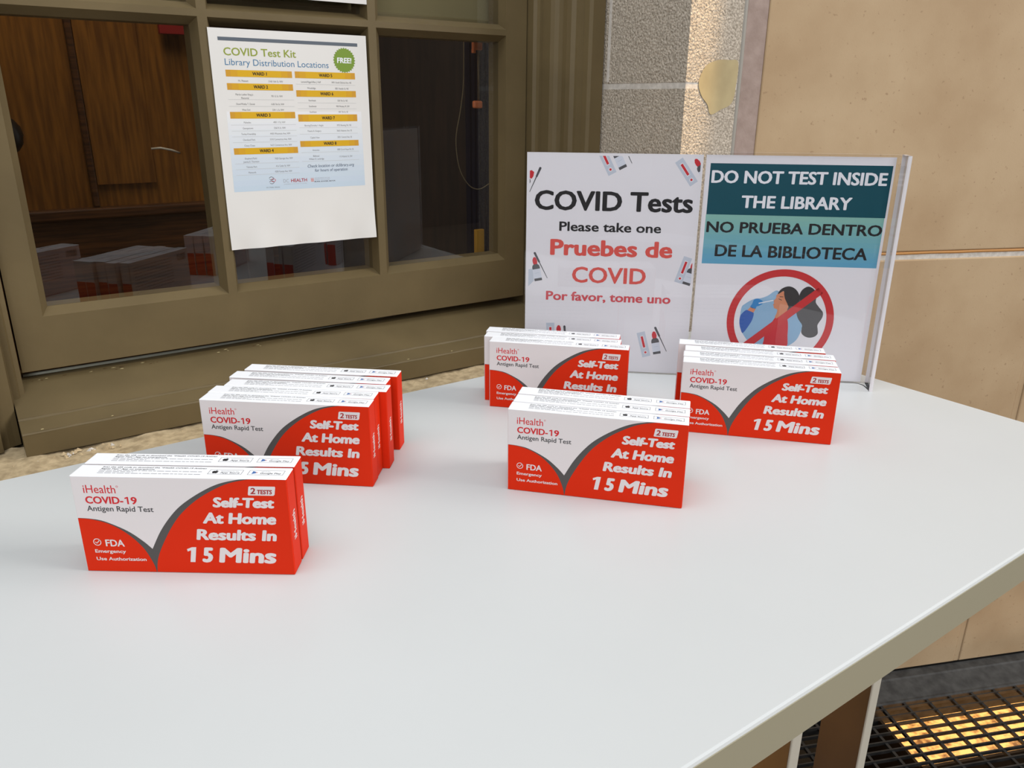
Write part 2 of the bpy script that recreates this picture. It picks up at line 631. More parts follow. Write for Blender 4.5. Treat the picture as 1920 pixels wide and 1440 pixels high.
# ------------------------------------------------------------------ window
YF, YG, YB = 1.105, 1.122, 1.150
win = st(empty('window_1', (0, 0, 0)), 'olive painted casement window with small panes')
COLS = [(0.069, 0.2955, 0.077, 0.289), (0.3075, 0.5265, 0.314, 0.523), (0.5385, 0.761, 0.5505, 0.758)]
ROWS = [(0.0875, 0.4385, 0.096, 0.430), (0.447, 0.800, 0.4555, 0.790)]
SX0, SX1, SZ0, SZ1 = 0.0355, 0.8005, 0.0205, 0.86
w = MB()
xs = [SX0, COLS[0][0], COLS[0][1], COLS[1][0], COLS[1][1], COLS[2][0], COLS[2][1], SX1]
zs = [SZ0, ROWS[0][0], ROWS[0][1], ROWS[1][0], ROWS[1][1], SZ1]
for i in range(7):
    for j in range(5):
        if i % 2 == 1 and j % 2 == 1:
            continue
        for y, fl in ((YF, 0), (YB, 1)):
            p = [(xs[i], y, zs[j]), (xs[i + 1], y, zs[j]), (xs[i + 1], y, zs[j + 1]), (xs[i], y, zs[j + 1])]
            w.face(p[::-1] if fl else p, PAINT)
for (a0, a1, g0, g1) in COLS:
    for (b0, b1, h0, h1) in ROWS:
        # rounded putty bevel from the face down to the glass, in three strips
        def ringpts(t, bulge):
            y = YF + (YG - YF) * t
            k = t ** bulge
            return [(a0 + (g0 - a0) * k, y, b0 + (h0 - b0) * k), (a1 + (g1 - a1) * k, y, b0 + (h0 - b0) * k),
                    (a1 + (g1 - a1) * k, y, b1 + (h1 - b1) * k), (a0 + (g0 - a0) * k, y, b1 + (h1 - b1) * k)]
        rs = [ringpts(t, 1.0) for t in (0, 0.5, 1.0)]
        rs.append([(p[0], YB, p[2]) for p in rs[-1]])
        for q in range(len(rs) - 1):
            for k in range(4):
                k2 = (k + 1) % 4
                w.face([rs[q][k], rs[q][k2], rs[q + 1][k2], rs[q + 1][k]], PAINT)
for p0, p1 in (((SX0, SZ0), (SX1, SZ0)), ((SX1, SZ0), (SX1, SZ1)), ((SX1, SZ1), (SX0, SZ1)), ((SX0, SZ1), (SX0, SZ0))):
    w.face([(p0[0], YF, p0[1]), (p0[0], YB, p0[1]), (p1[0], YB, p1[1]), (p1[0], YF, p1[1])], PAINT)
sash = w.build('sash', win)
for (a0, a1, g0, g1) in COLS:
    for (b0, b1, h0, h1) in ROWS:
        w = MB()
        w.face([(g0 - 0.002, YG + 0.001, h0 - 0.002), (g1 + 0.002, YG + 0.001, h0 - 0.002),
                (g1 + 0.002, YG + 0.001, h1 + 0.002), (g0 - 0.002, YG + 0.001, h1 + 0.002)], GLASS)
        w.build('window_pane', win)
# casings: stepped mouldings, mirrored about the window's middle
PROF = [(0.803, 1.16), (0.803, 1.091), (0.808, 1.088), (0.810, 1.083), (0.816, 1.083), (0.818, 1.066), (0.824, 1.0635),
        (0.830, 1.060), (0.8365, 1.058), (0.837, 1.049), (0.8445, 1.048), (0.848, 1.0455), (0.8505, 1.0435), (0.8515, 1.039),
        (0.862, 1.037), (0.864, 1.028), (0.868, 1.0235), (0.892, 1.0232), (0.8945, 1.026), (0.8955, 1.035), (0.8955, 1.16)]
w = MB()
w.prism(PROF[::-1], -0.055, 1.2, PAINT)
w.build('casing', win)
w = MB()
CL = [(0.836 - p[0], p[1]) for p in PROF]
w.prism(CL, -0.057, 1.2, PAINT)
w.box(-0.75, -0.0595, 1.024, 1.16, -0.057, 1.2, PAINT, 0.002)
w.build('casing', win)
# sill board: sloping tread, small step, nose
w = MB()
SEC = [(1.16, 0.008), (1.117, 0.0078), (1.047, -0.0188), (1.0455, -0.0212), (1.021, -0.0285), (1.0195, -0.0305), (1.0195, -0.0575),
       (1.16, -0.0575)]


def sill_piece(x0, x1, sec):
    n = len(sec)
    NS = 40
    for s in range(NS):
        xa, xb = x0 + (x1 - x0) * s / NS, x0 + (x1 - x0) * (s + 1) / NS
        for i in range(n):
            j = (i + 1) % n
            wb = [0.0006 * math.sin(x * 57 + i) for x in (xa, xb)]
            w.face([(xa, sec[i][0] + wb[0], sec[i][1]), (xb, sec[i][0] + wb[1], sec[i][1]),
                    (xb, sec[j][0] + wb[1], sec[j][1]), (xa, sec[j][0] + wb[0], sec[j][1])], PAINT)
    for x in (x0, x1):
        pts = [(x, q[0], q[1]) for q in sec]
        w.face(pts if x == x0 else pts[::-1], PAINT)


sill_piece(0.0195, 0.8165, SEC)
CHIP = [mat('flaked_paint', (176, 160, 118), 0.8, 0.2), mat('bare_wood_chip', (92, 72, 46), 0.8, 0.2)]


def chip(w, x, y, z, r, m):
    k = random.randint(5, 7)
    ring_ = [(x + r * random.uniform(0.6, 1.5) * 1.6 * math.cos(2 * math.pi * i / k), y + r * random.uniform(0.5, 1.0) * math.sin(2 * math.pi * i / k), z)
             for i in range(k)]
    top_ = (x, y, z + r * 0.35)
    for i in range(k):
        w.face([ring_[i], ring_[(i + 1) % k], top_], m)


for i in range(26):
    x = random.choice((random.uniform(0.04, 0.2), random.uniform(0.04, 0.42)))
    y = random.uniform(1.108, 1.114)
    chip(w, x, y, 0.0078 - (1.117 - y) * 0.38, random.uniform(0.0008, 0.0022), CHIP[i % 2])
for i in range(9):
    x = random.uniform(0.03, 0.75)
    chip(w, x, 1.024, -0.0278, random.uniform(0.0008, 0.0018), CHIP[0])
w.build('sill_board', win)
w = MB()
w.tube([(0.036 + k * 0.03, 1.124 + k * 0.0012, 0.0112 - k * 0.0003) for k in range(20)], 0.0022, mat('weatherstrip', (150, 152, 140), 0.35, 0.5), 8)
w.build('weatherstrip', win)

# room behind the glass: oak panelling
w = MB()
w.box(-0.6, 0.60, 1.80, 1.83, -0.5, 1.2, OAK)
for x in (0.236, 0.46):
    w.box(x, x + 0.012, 1.785, 1.80, 0.137, 1.2, OAK_RAIL, 0.003)
w.box(0.25, 0.36, 1.792, 1.80, 0.18, 1.0, OAK)
w.box(0.50, 0.56, 1.70, 1.80, -0.5, 1.2, DARK_WOOD, 0.004)
w.box(-0.6, 0.60, 1.775, 1.80, 0.115, 0.137, OAK_RAIL, 0.004)
w.box(-0.6, 0.60, 1.79, 1.80, -0.5, 0.115, OAK_RAIL)
w.box(0.56, 2.2, 2.10, 2.13, -0.5, 1.2, DARK_WOOD)
w.box(-0.6, 2.2, 1.3, 2.1, -0.52, -0.5, DARK_WOOD)
w.box(-0.63, -0.6, 1.3, 2.1, -0.5, 1.2, DARK_WOOD)
w.box(2.2, 2.23, 1.3, 2.1, -0.5, 1.2, DARK_WOOD)
w.box(-0.6, 2.2, 1.3, 2.1, 1.2, 1.22, DARK_WOOD)
st(w.build('wall_back'), 'brown oak panelling seen through the window')
area_light('inner_room_fill', (0.25, 1.45, 1.15), (0.3, 1.8, 0.2), 0.25, 2.2, (1.0, 0.78, 0.5))  # added unseen light so the oak shows through the glass
t = tag(empty('upper_pane_reflection', (0.42, 1.172, 0.452)), 'pale olive panel added for the reflection in the upper row of window panes', 'panel')  # olive panel added as the bright reflection in the upper panes
w = MB()
w.box(-0.36, 0.36, -0.0006, 0.0006, 0.012, 0.5, mat('olive_reflection', (132, 122, 90), 0.8, 0.2))
w.build('reflection_panel', t)
w = MB()
w.box(-0.36, 0.36, -0.004, 0.004, 0.0, 0.014, mat('olive_bar', (112, 100, 66), 0.6), 0.002)
w.build('panel_bar', t)
# things behind the right pane
w = MB()
for k in range(14):
    x0 = 0.935 + k * 0.0062
    w.tube([(x0, 1.50 + 0.004 * (k % 2), z) for z in (-0.4, 0.2, 0.8, 1.15)], 0.0052, mat('navy_curtain', (34, 34, 46), 0.9, 0.1), 8)
tag(w.build('curtain'), 'dark navy curtain hanging behind the right window pane', 'curtain')
w = MB()
cord = curve([(0.914, 0.60), (0.913, 0.40), (0.905, 0.33), (0.892, 0.268), (0.899, 0.21), (0.92, 0.175), (0.944, 0.163),
              (0.968, 0.17), (0.986, 0.187), (0.993, 0.25), (0.994, 0.45), (0.994, 0.60)], 6)
w.tube([(p[0], 1.478, p[1]) for p in cord], 0.0011, mat('beige_cord', (112, 98, 72), 0.6), 6)
tag(w.build('blind_rope'), 'thin looped blind cord hanging behind the right window pane', 'cord')
t = tag(empty('blind_bracket', (0.815, 1.262, 0.0)), 'slim dark rod with copper end fittings behind the right pane', 'bracket')
w = MB()
w.tube([(-0.005, 0, 0.335), (-0.005, 0, 0.435)], 0.0022, mat('bronze', (90, 74, 50), 0.4, 0.5, 0.6), 8)
w.build('rod', t)
COPPER = mat('copper_fitting', (206, 118, 78), 0.4, 0.5)
w = MB()
w.box(-0.017, 0.002, -0.004, 0.004, 0.426, 0.444, COPPER, 0.002)
w.box(-0.017, -0.012, -0.004, 0.004, 0.421, 0.428, COPPER, 0.001)
w.build('fitting', t)
w = MB()
w.box(-0.017, 0.002, -0.004, 0.004, 0.330, 0.343, COPPER, 0.003)
w.build('fitting', t)
w = MB()
w.box(0.795, 0.8135, 1.25, 1.258, 0.02, 0.1165, mat('yellow_wood', (176, 128, 36), 0.5), 0.001)
tag(w.build('wood_block'), 'upright yellow wood block behind the right pane at the bottom', 'block')
w = MB()
w.box(0.40, 0.447, 1.772, 1.786, 0.462, 0.52, mat('red_sign', (150, 26, 26), 0.5), 0.001)
tag(w.build('wall_notice'), 'small red notice on the oak panelling behind the left pane', 'notice')
w = MB()
pts = [(0.096 + 0.019 * math.sin(t_ * math.pi / 8), 1.772 - 0.02 * math.sin(t_ * math.pi / 8), 0.245 + 0.008 * t_) for t_ in range(9)]
w.tube(pts, [0.009, 0.015, 0.019, 0.021, 0.021, 0.021, 0.019, 0.015, 0.009], mat('black_knob', (26, 24, 22), 0.4), 12)
tag(w.build('door_pull'), 'black rounded door pull behind the left edge of the left pane', 'handle')
w = MB()
w.tube([(0.355, 1.775, 0.247), (0.372, 1.770, 0.2485), (0.392, 1.767, 0.244), (0.409, 1.775, 0.2375)], 0.0022,
       mat('pale_handle', (214, 206, 190), 0.35), 8)
tag(w.build('brass_rail'), 'thin pale rail on the oak panelling behind the left pane', 'rail')

# ------------------------------------------------------------------ floor grate and its uplights
w = MB()
for k in range(29):
    y = GN1 - 0.0105 - k * 0.0193
    if y < GN0:
        break
    w.box(GS0, GS1, y - 0.0014, y + 0.0014, FZ - 0.007, FZ, STEEL_DARK, 0, wf)
k = 0
x = GS0 + 0.026
ref = (Vector((1.0453 * math.cos(A) - 1.0655 * math.sin(A) * 1, 0, 0)))
s0 = 1.0453 - WO.dot(WE)
while x < GS1:
    xx = x + ((s0 - (GS0 + 0.026)) % 0.0522)
    w.box(xx - 0.0028, xx + 0.0028, GN0, GN1, FZ - 0.009, FZ - 0.003, STEEL_DARK, 0, wf)
    x += 0.0522
grate = w.build('floor_grate')
tag(grate, 'black steel bar grate in the floor along the beige wall', 'grate')
w = MB()
fp = [(GN1, FZ - 0.05), (GN1, FZ - 0.002), (GN1 + 0.002, FZ + 0.001), (GN1 + 0.006, FZ + 0.001), (-0.024, FZ + 0.010), (-0.020, FZ + 0.0115),
      (-0.001, FZ + 0.0125), (-0.001, FZ - 0.05)]
for i in range(len(fp)):
    j = (i + 1) % len(fp)
    w.face([wf((GS0, fp[i][0], fp[i][1])), wf((GS1, fp[i][0], fp[i][1])), wf((GS1, fp[j][0], fp[j][1])), wf((GS0, fp[j][0], fp[j][1]))],
           FRAME_STEEL)
w.box(GS0, GS1, -0.0012, 0.0, FZ + 0.0115, FZ + 0.0165, TRENCH, 0, wf)
fr = w.build('grate_frame', grate)
w = MB()
w.box(GS0, GS1, GN0, 0.0, FZ - 0.32, FZ - 0.30, TRENCH, 0, wf)
w.box(GS0, GS1, GN0 - 0.03, GN0, FZ - 0.32, FZ - 0.03, TRENCH, 0, wf)
w.box(GS0 - 0.03, GS0, GN0, 0.0, FZ - 0.32, FZ - 0.03, TRENCH, 0, wf)
w.box(GS1, GS1 + 0.03, GN0, 0.0, FZ - 0.32, FZ - 0.03, TRENCH, 0, wf)
st(w.build('floor_trench'))


def lens_mat():
    m = bpy.data.materials.new('uplight_lens')
    m.use_nodes = True
    nt = m.node_tree
    N, L = nt.nodes, nt.links
    b = N['Principled BSDF']
    tc = N.new('ShaderNodeTexCoord')
    n = N.new('ShaderNodeTexNoise')
    n.inputs['Scale'].default_value = 55
    n.inputs['Detail'].default_value = 8
    L.new(tc.outputs['Object'], n.inputs['Vector'])
    r = N.new('ShaderNodeValToRGB')
    r.color_ramp.elements[0].position = 0.32
    r.color_ramp.elements[1].position = 0.56
    r.color_ramp.elements[0].color = (0.16, 0.05, 0.008, 1)
    r.color_ramp.elements[1].color = (1.0, 0.47, 0.12, 1)
    L.new(n.outputs['Fac'], r.inputs['Fac'])
    L.new(r.outputs['Color'], b.inputs['Emission Color'])
    b.inputs['Base Color'].default_value = (0.2, 0.12, 0.05, 1)
    b.inputs['Emission Strength'].default_value = 2.0
    return m


LENS = lens_mat()
HOUSING = mat('uplight_housing', (70, 52, 34), 0.6, 0.3)


def uplight(s0_, s1_, n0, n1, label):
    t_ = tag(empty('uplight', wf(((s0_ + s1_) / 2, (n0 + n1) / 2, FZ - 0.30)), A), label, 'lamp', 'warm uplights under the grate')
    hs, hn = (s1_ - s0_) / 2, (n1 - n0) / 2
    q = MB()
    q.box(-hs, hs, -hn, hn, 0.0, 0.02, HOUSING)
    for sx in (-1, 1):
        q.box(min(sx * hs, sx * (hs + 0.006)), max(sx * hs, sx * (hs + 0.006)), -hn, hn, 0, 0.262, HOUSING)
        q.box(-hs, hs, min(sx * hn, sx * (hn + 0.006)), max(sx * hn, sx * (hn + 0.006)), 0, 0.262, HOUSING)
    q.build('housing', t_)
    q = MB()
    n = 24
    vs, fs = [], []
    for i in range(n + 1):
        for j in range(9):
            vs.append((-hs + 2 * hs * i / n, -hn + 2 * hn * j / 8, 0.235 + 0.015 * math.sin(math.pi * j / 8)))
    for i in range(n):
        for j in range(8):
            q0 = i * 9 + j
            fs.append((q0, q0 + 9, q0 + 10, q0 + 1))
    q.raw(vs, fs, LENS, True)
    q.build('lens', t_)
    return t_


UP1 = uplight(0.375, 1.40, -0.195, -0.050, 'glowing amber uplight under the grate right of the table')
uplight(-0.75, -0.16, -0.47, -0.33, 'amber uplight under the grate hidden beneath the white table')
area_light('under_table_uplight_glow', wf((-0.45, -0.40, FZ - 0.05)), wf((-0.30, -0.42, 0.0)), 0.12, 2.5, (1.0, 0.55, 0.18), 0.5)

# ------------------------------------------------------------------ table
tbl = tag(empty('table', (0.2, 0.52, FZ)), 'long white table with cream edge, test kits and signs standing on it', 'table')
TX0, TX1, TY0, TY1, TT = -0.60, 0.9635, 0.218, 0.829, 0.034


def tl(p):
    return (p[0] - 0.2, p[1] - 0.52, p[2] - FZ)


w = MB()
w.box(TX0, TX1, TY0, TY1, -TT, 0.0, TABLE_WHITE, 0.0022, tl)
for i, m_ in enumerate(w.m):
    pass
top = w.build('tabletop', tbl)
w = MB()
e = 0.0006
w.box(TX0 + 0.002, TX1 - 0.002, TY0 - e, TY0 + 0.002, -TT + 0.001, -0.0026, EDGE_BAND, 0, tl)
w.box(TX0 + 0.002, TX1 - 0.002, TY1 - 0.002, TY1 + e, -TT + 0.001, -0.0026, EDGE_BAND, 0, tl)
w.box(TX1 - 0.002, TX1 + e, TY0 + 0.002, TY1 - 0.002, -TT + 0.001, -0.0026, EDGE_BAND, 0, tl)
w.box(TX0 - e, TX0 + 0.002, TY0 + 0.002, TY1 - 0.002, -TT + 0.001, -0.0026, EDGE_BAND, 0, tl)
w.build('edge_band', tbl)
for x0 in (0.75, 0.93, -0.58, -0.40):
    w = MB()
    w.box(x0, x0 + 0.022, 0.441, 0.506, FZ + 0.03, -TT, LEG_WHITE, 0.002, tl)
    w.box(x0 - 0.0008, x0 + 0.001, 0.443, 0.506, FZ + 0.03, -TT, LEG_BROWN, 0, tl)
    w.box(x0 + 0.021, x0 + 0.0228, 0.443, 0.506, FZ + 0.03, -TT, LEG_BROWN, 0, tl)
    w.build('leg', tbl)
for x0 in (0.745, -0.585):
    w = MB()
    w.box(x0, x0 + 0.212, 0.30, 0.62, FZ + 0.0, FZ + 0.03, LEG_WHITE, 0.004, tl)
    w.build('foot', tbl)

# ------------------------------------------------------------------ test kit boxes
BW, BH, BD = 0.1600, 0.0810, 0.0188
w = MB()
bm = bmesh.new()
bmesh.ops.create_cube(bm, size=1.0)
for v in bm.verts:
    v.co = Vector((BW / 2 + v.co.x * BW, BD / 2 + v.co.y * BD, BH / 2 + v.co.z * BH))
bmesh.ops.bevel(bm, geom=bm.edges[:], offset=0.0007, segments=2, profile=0.5, affect='EDGES')
bm.verts.index_update()
bvs = [v.co.copy() for v in bm.verts]
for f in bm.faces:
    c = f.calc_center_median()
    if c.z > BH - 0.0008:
        m_ = CARTON_TOP_LIT
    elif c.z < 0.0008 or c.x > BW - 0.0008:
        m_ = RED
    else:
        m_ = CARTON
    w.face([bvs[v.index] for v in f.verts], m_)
bm.free()
# front printing
a = Art(w, (0, 0, 0), (1, 0, 0), (0, 0, 1), 0.00005)
gl = curve([(0.6, 45.9), (10, 45.4), (20.4, 43.3), (36, 35.8), (46.5, 27.5), (53.2, 20.5)])
rl = curve([(0.6, 45.7), (10, 45.0), (20.4, 42.4), (29, 38.2), (36.1, 33.0), (42.6, 26.3), (47.8, 18.7), (52.2, 7.9), (53.7, 0.5)])
gr = curve([(53.2, 20.5), (61.5, 35.9), (71.1, 49.0), (80.7, 58.7), (95, 68.7), (109.2, 76.0), (123.4, 79.7), (131, 80.4)])
rr = curve([(54.1, 0.5), (56.2, 11.8), (61.9, 24.8), (71.5, 41.2), (81, 53.0), (95.2, 65.0), (114.1, 75.6), (130, 79.9), (138, 80.4)])
a.poly([(0.6, 0.5)] + [(53.8, 0.5)] + gl[::-1], GREY, 1)
a.poly([(0.6, 0.5)] + rl[::-1], RED, 2)
a.poly([(53.8, 0.5)] + [(159.4, 0.5), (159.4, 80.4)] + gr[::-1], GREY, 1)
a.poly([(159.4, 0.5), (159.4, 80.4)] + rr[::-1], RED, 2)
a.text('iHealth', 8.6, 32.6, 67.0, 6.5, INK_RED, 1, 0.004)
a.ring(34.2, 72.6, 0.55, 0.55, 0.8, 0.8, INK_RED, 1, 16)
a.text('COVID-', 8.8, 37.2, 58.2, 6.0, INK_RED, 1, 0.0, heavy=0.28)
a.one(38.3, 2.9, 58.2, 6.0, 1.25, INK_RED, 1)
a.text('9', 42.8, 47.4, 58.2, 6.0, INK_RED, 1, 0.0, heavy=0.28)
a.text('Antigen Rapid Test', 8.9, 58.7, 52.0, 4.4, INK_GREY, 1, 0.0, heavy=0.1)
a.ring(11.8, 25.6, 2.45, 2.45, 3.05, 3.05, CARTON, 3, 32)
a.line((10.3, 25.7), (11.5, 24.5), 0.6, CARTON, 3)
a.line((11.4, 24.5), (14.0, 27.6), 0.6, CARTON, 3)
a.text('FDA', 18.0, 32.4, 22.1, 5.8, CARTON, 3, 0.0, heavy=0.22)
a.text('Emergency', 8.9, 32.5, 16.4, 2.9, CARTON, 3, 0.0, heavy=0.13)
a.text('Use Authorization', 8.9, 47.2, 9.8, 2.9, CARTON, 3, 0.0, heavy=0.13)
a.poly([(132.6, 74.8), (151.2, 74.8), (151.6, 74.2), (150.6, 68.2), (149.6, 67.3), (131.2, 67.3), (130.8, 67.9), (131.8, 74.1)][::-1], CARTON, 3)
a.text('2', 132.6, 136.4, 68.5, 5.0, INK_DRED, 4, 0.0, 0.15, heavy=0.2)
a.text('TESTS', 137.4, 148.6, 68.5, 3.5, INK_DRED, 4, 0.0, 0.15, heavy=0.2)
a.text('Self-Test', 103.4, 149.2, 56.9, 8.4, CARTON, 3, 0.0, 0.17, heavy=0.78)
a.text('At Home', 94.4, 149.4, 43.2, 9.3, CARTON, 3, 0.0, 0.17, heavy=0.78)
a.text('Results In', 87.9, 148.4, 29.1, 9.3, CARTON, 3, 0.0, 0.17, heavy=0.78)
a.one(77.6, 7.0, 9.7, 13.0, 3.8, CARTON, 3, 0.17)
a.text('5', 90.0, 98.0, 9.7, 13.0, CARTON, 3, 0.0, 0.17, heavy=1.05)
a.text('Mins', 102.8, 146.4, 9.7, 13.0, CARTON, 3, 0.0, 0.17, heavy=1.05)
# top printing (the square code at its left end is left off)
a = Art(w, (0, 0, BH), (1, 0, 0), (0, 1, 0), 0.00005)
a.text('Scan the QR code to download the \u201ciHealth COVID-19 Antigen', 17.5, 96.0, 14.4, 1.75, INK, 1, 0.02, 0.15)
a.text('Rapid Test\u201d App on smartphone.', 17.8, 58.5, 11.4, 1.75, INK, 1, 0.02, 0.15)
for v0, u0, u1 in ((9.3, 17.8, 94.5), (7.2, 18.0, 44.0), (4.9, 18.2, 95.0)):
    u = u0
    while u < u1:
        l_ = random.uniform(1.4, 5.5)
        a.rect(u, v0, min(u + l_, u1), v0 + 0.75, INK_LIGHT, 1)
        u += l_ + 0.8
for u0, u1 in ((99.8, 124.8), (129.4, 155.8)):
    v0, v1, q = 6.1, 13.6, 0.28
    a.rect(u0, v0, u1, v0 + q, INK_GREY, 1)
    a.rect(u0, v1 - q, u1, v1, INK_GREY, 1)
    a.rect(u0, v0 + q, u0 + q, v1 - q, INK_GREY, 1)
    a.rect(u1 - q, v0 + q, u1, v1 - q, INK_GREY, 1)
a.poly(blob([(103.2, 7.6), (104.4, 7.9), (105.6, 7.6), (106.6, 9.2), (106.2, 10.2), (106.6, 11.2), (105.4, 11.6), (104.4, 11.3), (103.2, 11.6),
             (102.2, 10.2)], 3), INK, 1)
a.line((104.4, 11.7), (105.3, 12.7), 0.7, INK, 1)
a.text('Download on the', 108.6, 121.5, 10.9, 0.9, INK_GREY, 1)
a.text('App Store', 108.6, 123.0, 7.7, 2.2, INK, 1, 0.01)
a.poly([(132.2, 7.4), (136.6, 9.8), (132.2, 12.3)], INK_BLUE, 1)
a.poly([(135.0, 8.9), (136.6, 9.8), (135.0, 10.7)], mat('ink_pink', (224, 150, 140), 0.5), 2)
a.text('GET IT ON', 138.6, 145.0, 10.9, 0.9, INK_GREY, 1)
a.text('Google Play', 138.4, 154.0, 7.7, 2.2, INK, 1, 0.01)
# back printing: paragraphs and a bar code
a = Art(w, (BW, BD, 0), (-1, 0, 0), (0, 0, 1), 0.00005)
for i in range(26):
    a.rect(8 + i * 0.95, 62, 8 + i * 0.95 + random.uniform(0.25, 0.6), 74, INK, 1)
for r_ in range(9):
    u = 48
    while u < 150:
        l_ = random.uniform(3, 9)
        a.rect(u, 70 - r_ * 5.4, min(u + l_, 152), 71.6 - r_ * 5.4, INK_LIGHT, 1)
        u += l_ + 1.5
# left end: white above red
a = Art(w, (0, BD, 0), (0, -1, 0), (0, 0, 1), 0.00005)
a.rect(0.6, 0.6, 18.2, 45.3, RED, 1)
box0 = w.build('test_kit_box')
# tuck flaps at both ends
w = MB()
w.box(BW - 0.0001, BW + 0.00018, 0.0010, BD - 0.0010, 0.0012, BH - 0.0014, RED)
a = Art(w, (BW + 0.00018, 0, 0), (0, 1, 0), (0, 0, 1), 0.00005)
a.text('iHealth', 0, 24, 0, 6.2, CARTON, 1, 0.0, 0, (math.pi / 2, 0, 0), 0.2)
for k in range(len(w.v)):
    if w.v[k][0] > BW + 0.0002:
        w.v[k] = (w.v[k][0], w.v[k][1] + 0.0126, w.v[k][2] + 0.0265)
flapr = w.build('end_flap', box0)
flapr['label'] = 'red end flap with white lettering'
w = MB()
w.box(-0.00018, 0.0001, 0.0010, BD - 0.0010, 0.0453, BH - 0.0014, CARTON)
w.box(-0.00018, 0.0001, 0.0010, BD - 0.0010, 0.0012, 0.0453, RED)
flapl = w.build('end_flap', box0)
flapl['label'] = 'white and red end flap'

ORD = {1: 'front', 2: 'second', 3: 'third', 4: 'fourth', 5: 'rearmost'}
BOXES = [
    (0.0347, 0.6127, -36.3, 'front test kit box of the pair nearest the camera, showing its whole face'),
    (0.0472, 0.6297, -36.2, 'rear test kit box of the pair nearest the camera, behind its twin'),
    (0.1550, 0.7220, -40.6, 'foremost test kit box of the five-box row by the window, red face showing'),
    (0.1670, 0.7372, -40.3, 'second test kit box from the front of the five-box row by the window'),
    (0.1850, 0.7478, -40.2, 'middle test kit box of the five-box row by the window'),
    (0.1966, 0.7702, -41.4, 'fourth test kit box from the front of the five-box row by the window'),
    (0.2162, 0.7846, -41.5, 'rearmost test kit box of the five-box row by the window, next to the sill'),
    (0.4822, 0.7317, -46.3, 'front test kit box of the row of three against the left sign'),
    (0.4889, 0.7527, -46.2, 'middle test kit box of the row of three against the left sign'),
    (0.5030, 0.7700, -46.2, 'rear test kit box of the row of three, touching the left sign'),
    (0.3782, 0.5438, -47.9, 'front test kit box of the row of three at the table centre, full face showing'),
    (0.3936, 0.5573, -47.9, 'middle test kit box of the row of three at the table centre'),
    (0.4092, 0.5716, -48.1, 'rear test kit box of the row of three at the table centre'),
    (0.6130, 0.5529, -47.8, 'front test kit box of the row of four before the no-testing sign'),
    (0.6291, 0.5677, -47.8, 'second test kit box of the row of four before the no-testing sign'),
    (0.6465, 0.5818, -47.8, 'third test kit box of the row of four before the no-testing sign'),
    (0.6592, 0.6030, -47.4, 'rear test kit box of the row of four, set back left by the sign'),
]
for i, (x, y, deg, lab) in enumerate(BOXES):
    if i == 0:
        o = box0
    else:
        o = box0.copy()
        COL.objects.link(o)
        for ch in (flapr, flapl):
            c = ch.copy()
            COL.objects.link(c)
            c.parent = o
    o.location = (x, y, 0.0)
    o.rotation_euler = (0, 0, R(deg))
    tag(o, lab, 'test kit box', 'COVID test kit boxes on the white table')

# ------------------------------------------------------------------ sign holders and their sheets
SA = R(-41.825)
SE = Vector((math.cos(SA), math.sin(SA), 0))
SN = Vector((-math.sin(SA), math.cos(SA), 0))
SO = Vector((0.5959, 0.8202, 0)) + SN * 0.008     # lower left corner of the left sheet


def sf(p):
    return SO + SE * p[0] + SN * p[1] + Vector((0, 0, p[2]))


def sheet(w, plan, z0, z1, th, mats, fr):
    """Acrylic sheet following a plan polyline; its thickness edges take the second material."""
    n = len(plan)
    nr = []
    for i in range(n):
        a_, b_ = Vector(plan[max(i - 1, 0)]), Vector(plan[min(i + 1, n - 1)])
        d = (b_ - a_).normalized()
        nr.append(Vector((-d.y, d.x)))
    inn = [Vector(p) for p in plan]
    out = [Vector(p) + q * th for p, q in zip(plan, nr)]
    P = lambda q, z: fr((q.x, q.y, z))
    for i in range(n - 1):
        w.face([P(inn[i], z0), P(inn[i + 1], z0), P(inn[i + 1], z1), P(inn[i], z1)], mats[0], n > 2)
        w.face([P(inn[i], z1), P(inn[i + 1], z1), P(out[i + 1], z1), P(out[i], z1)], mats[1])
        w.face([P(inn[i], z0), P(out[i], z0), P(out[i + 1], z0), P(inn[i + 1], z0)], mats[1])
    for i in (0, n - 1):
        w.face([P(inn[i], z0), P(inn[i], z1), P(out[i], z1), P(out[i], z0)], mats[1])


AM = (ACRYLIC, ACRYLIC_EDGE)
h1 = tag(empty('sign_holder', SO, SA), 'clear acrylic holder with the take-one sheet, left of the two holders', 'sign holder', 'clear acrylic sign holders')
loc = lambda p: Vector(p)
w = MB()
sheet(w, [(-0.001, -0.0028), (0.2172, -0.0028)], 0.0, 0.2850, 0.0018, AM, loc)
w.build('front_sheet', h1)
w = MB()
sheet(w, [(-0.001, 0.0016), (0.2172, 0.0016)], 0.0, 0.2850, 0.0018, AM, loc)
w.build('back_sheet', h1)
h2 = tag(empty('sign_holder', SO, SA), 'clear acrylic holder with the no-testing sheet and a side wall turned forward', 'sign holder', 'clear acrylic sign holders')
w = MB()
arc = [(0.2184, -0.0028), (0.430, -0.0028)]
for k in range(1, 7):
    t_ = k / 6 * math.pi / 2
    arc.append((0.430 + 0.011 * math.sin(t_), -0.0028 - 0.011 * (1 - math.cos(t_))))
arc.append((0.4425, -0.034))
sheet(w, arc, 0.0, 0.2862, 0.0022, (ACRYLIC, ACRYLIC_GLINT), loc)
w.build('front_sheet', h2)
w = MB()
sheet(w, [(0.2184, 0.0016), (0.452, 0.0016)], 0.0, 0.2850, 0.0018, AM, loc)
w.build('back_sheet', h2)
w = MB()
sheet(w, [(0.4455, -0.034), (0.4505, 0.0010)], 0.0, 0.2862, 0.0042, (ACRYLIC_SIDE, ACRYLIC_GLINT), loc)
w.build('side_wall', h2)

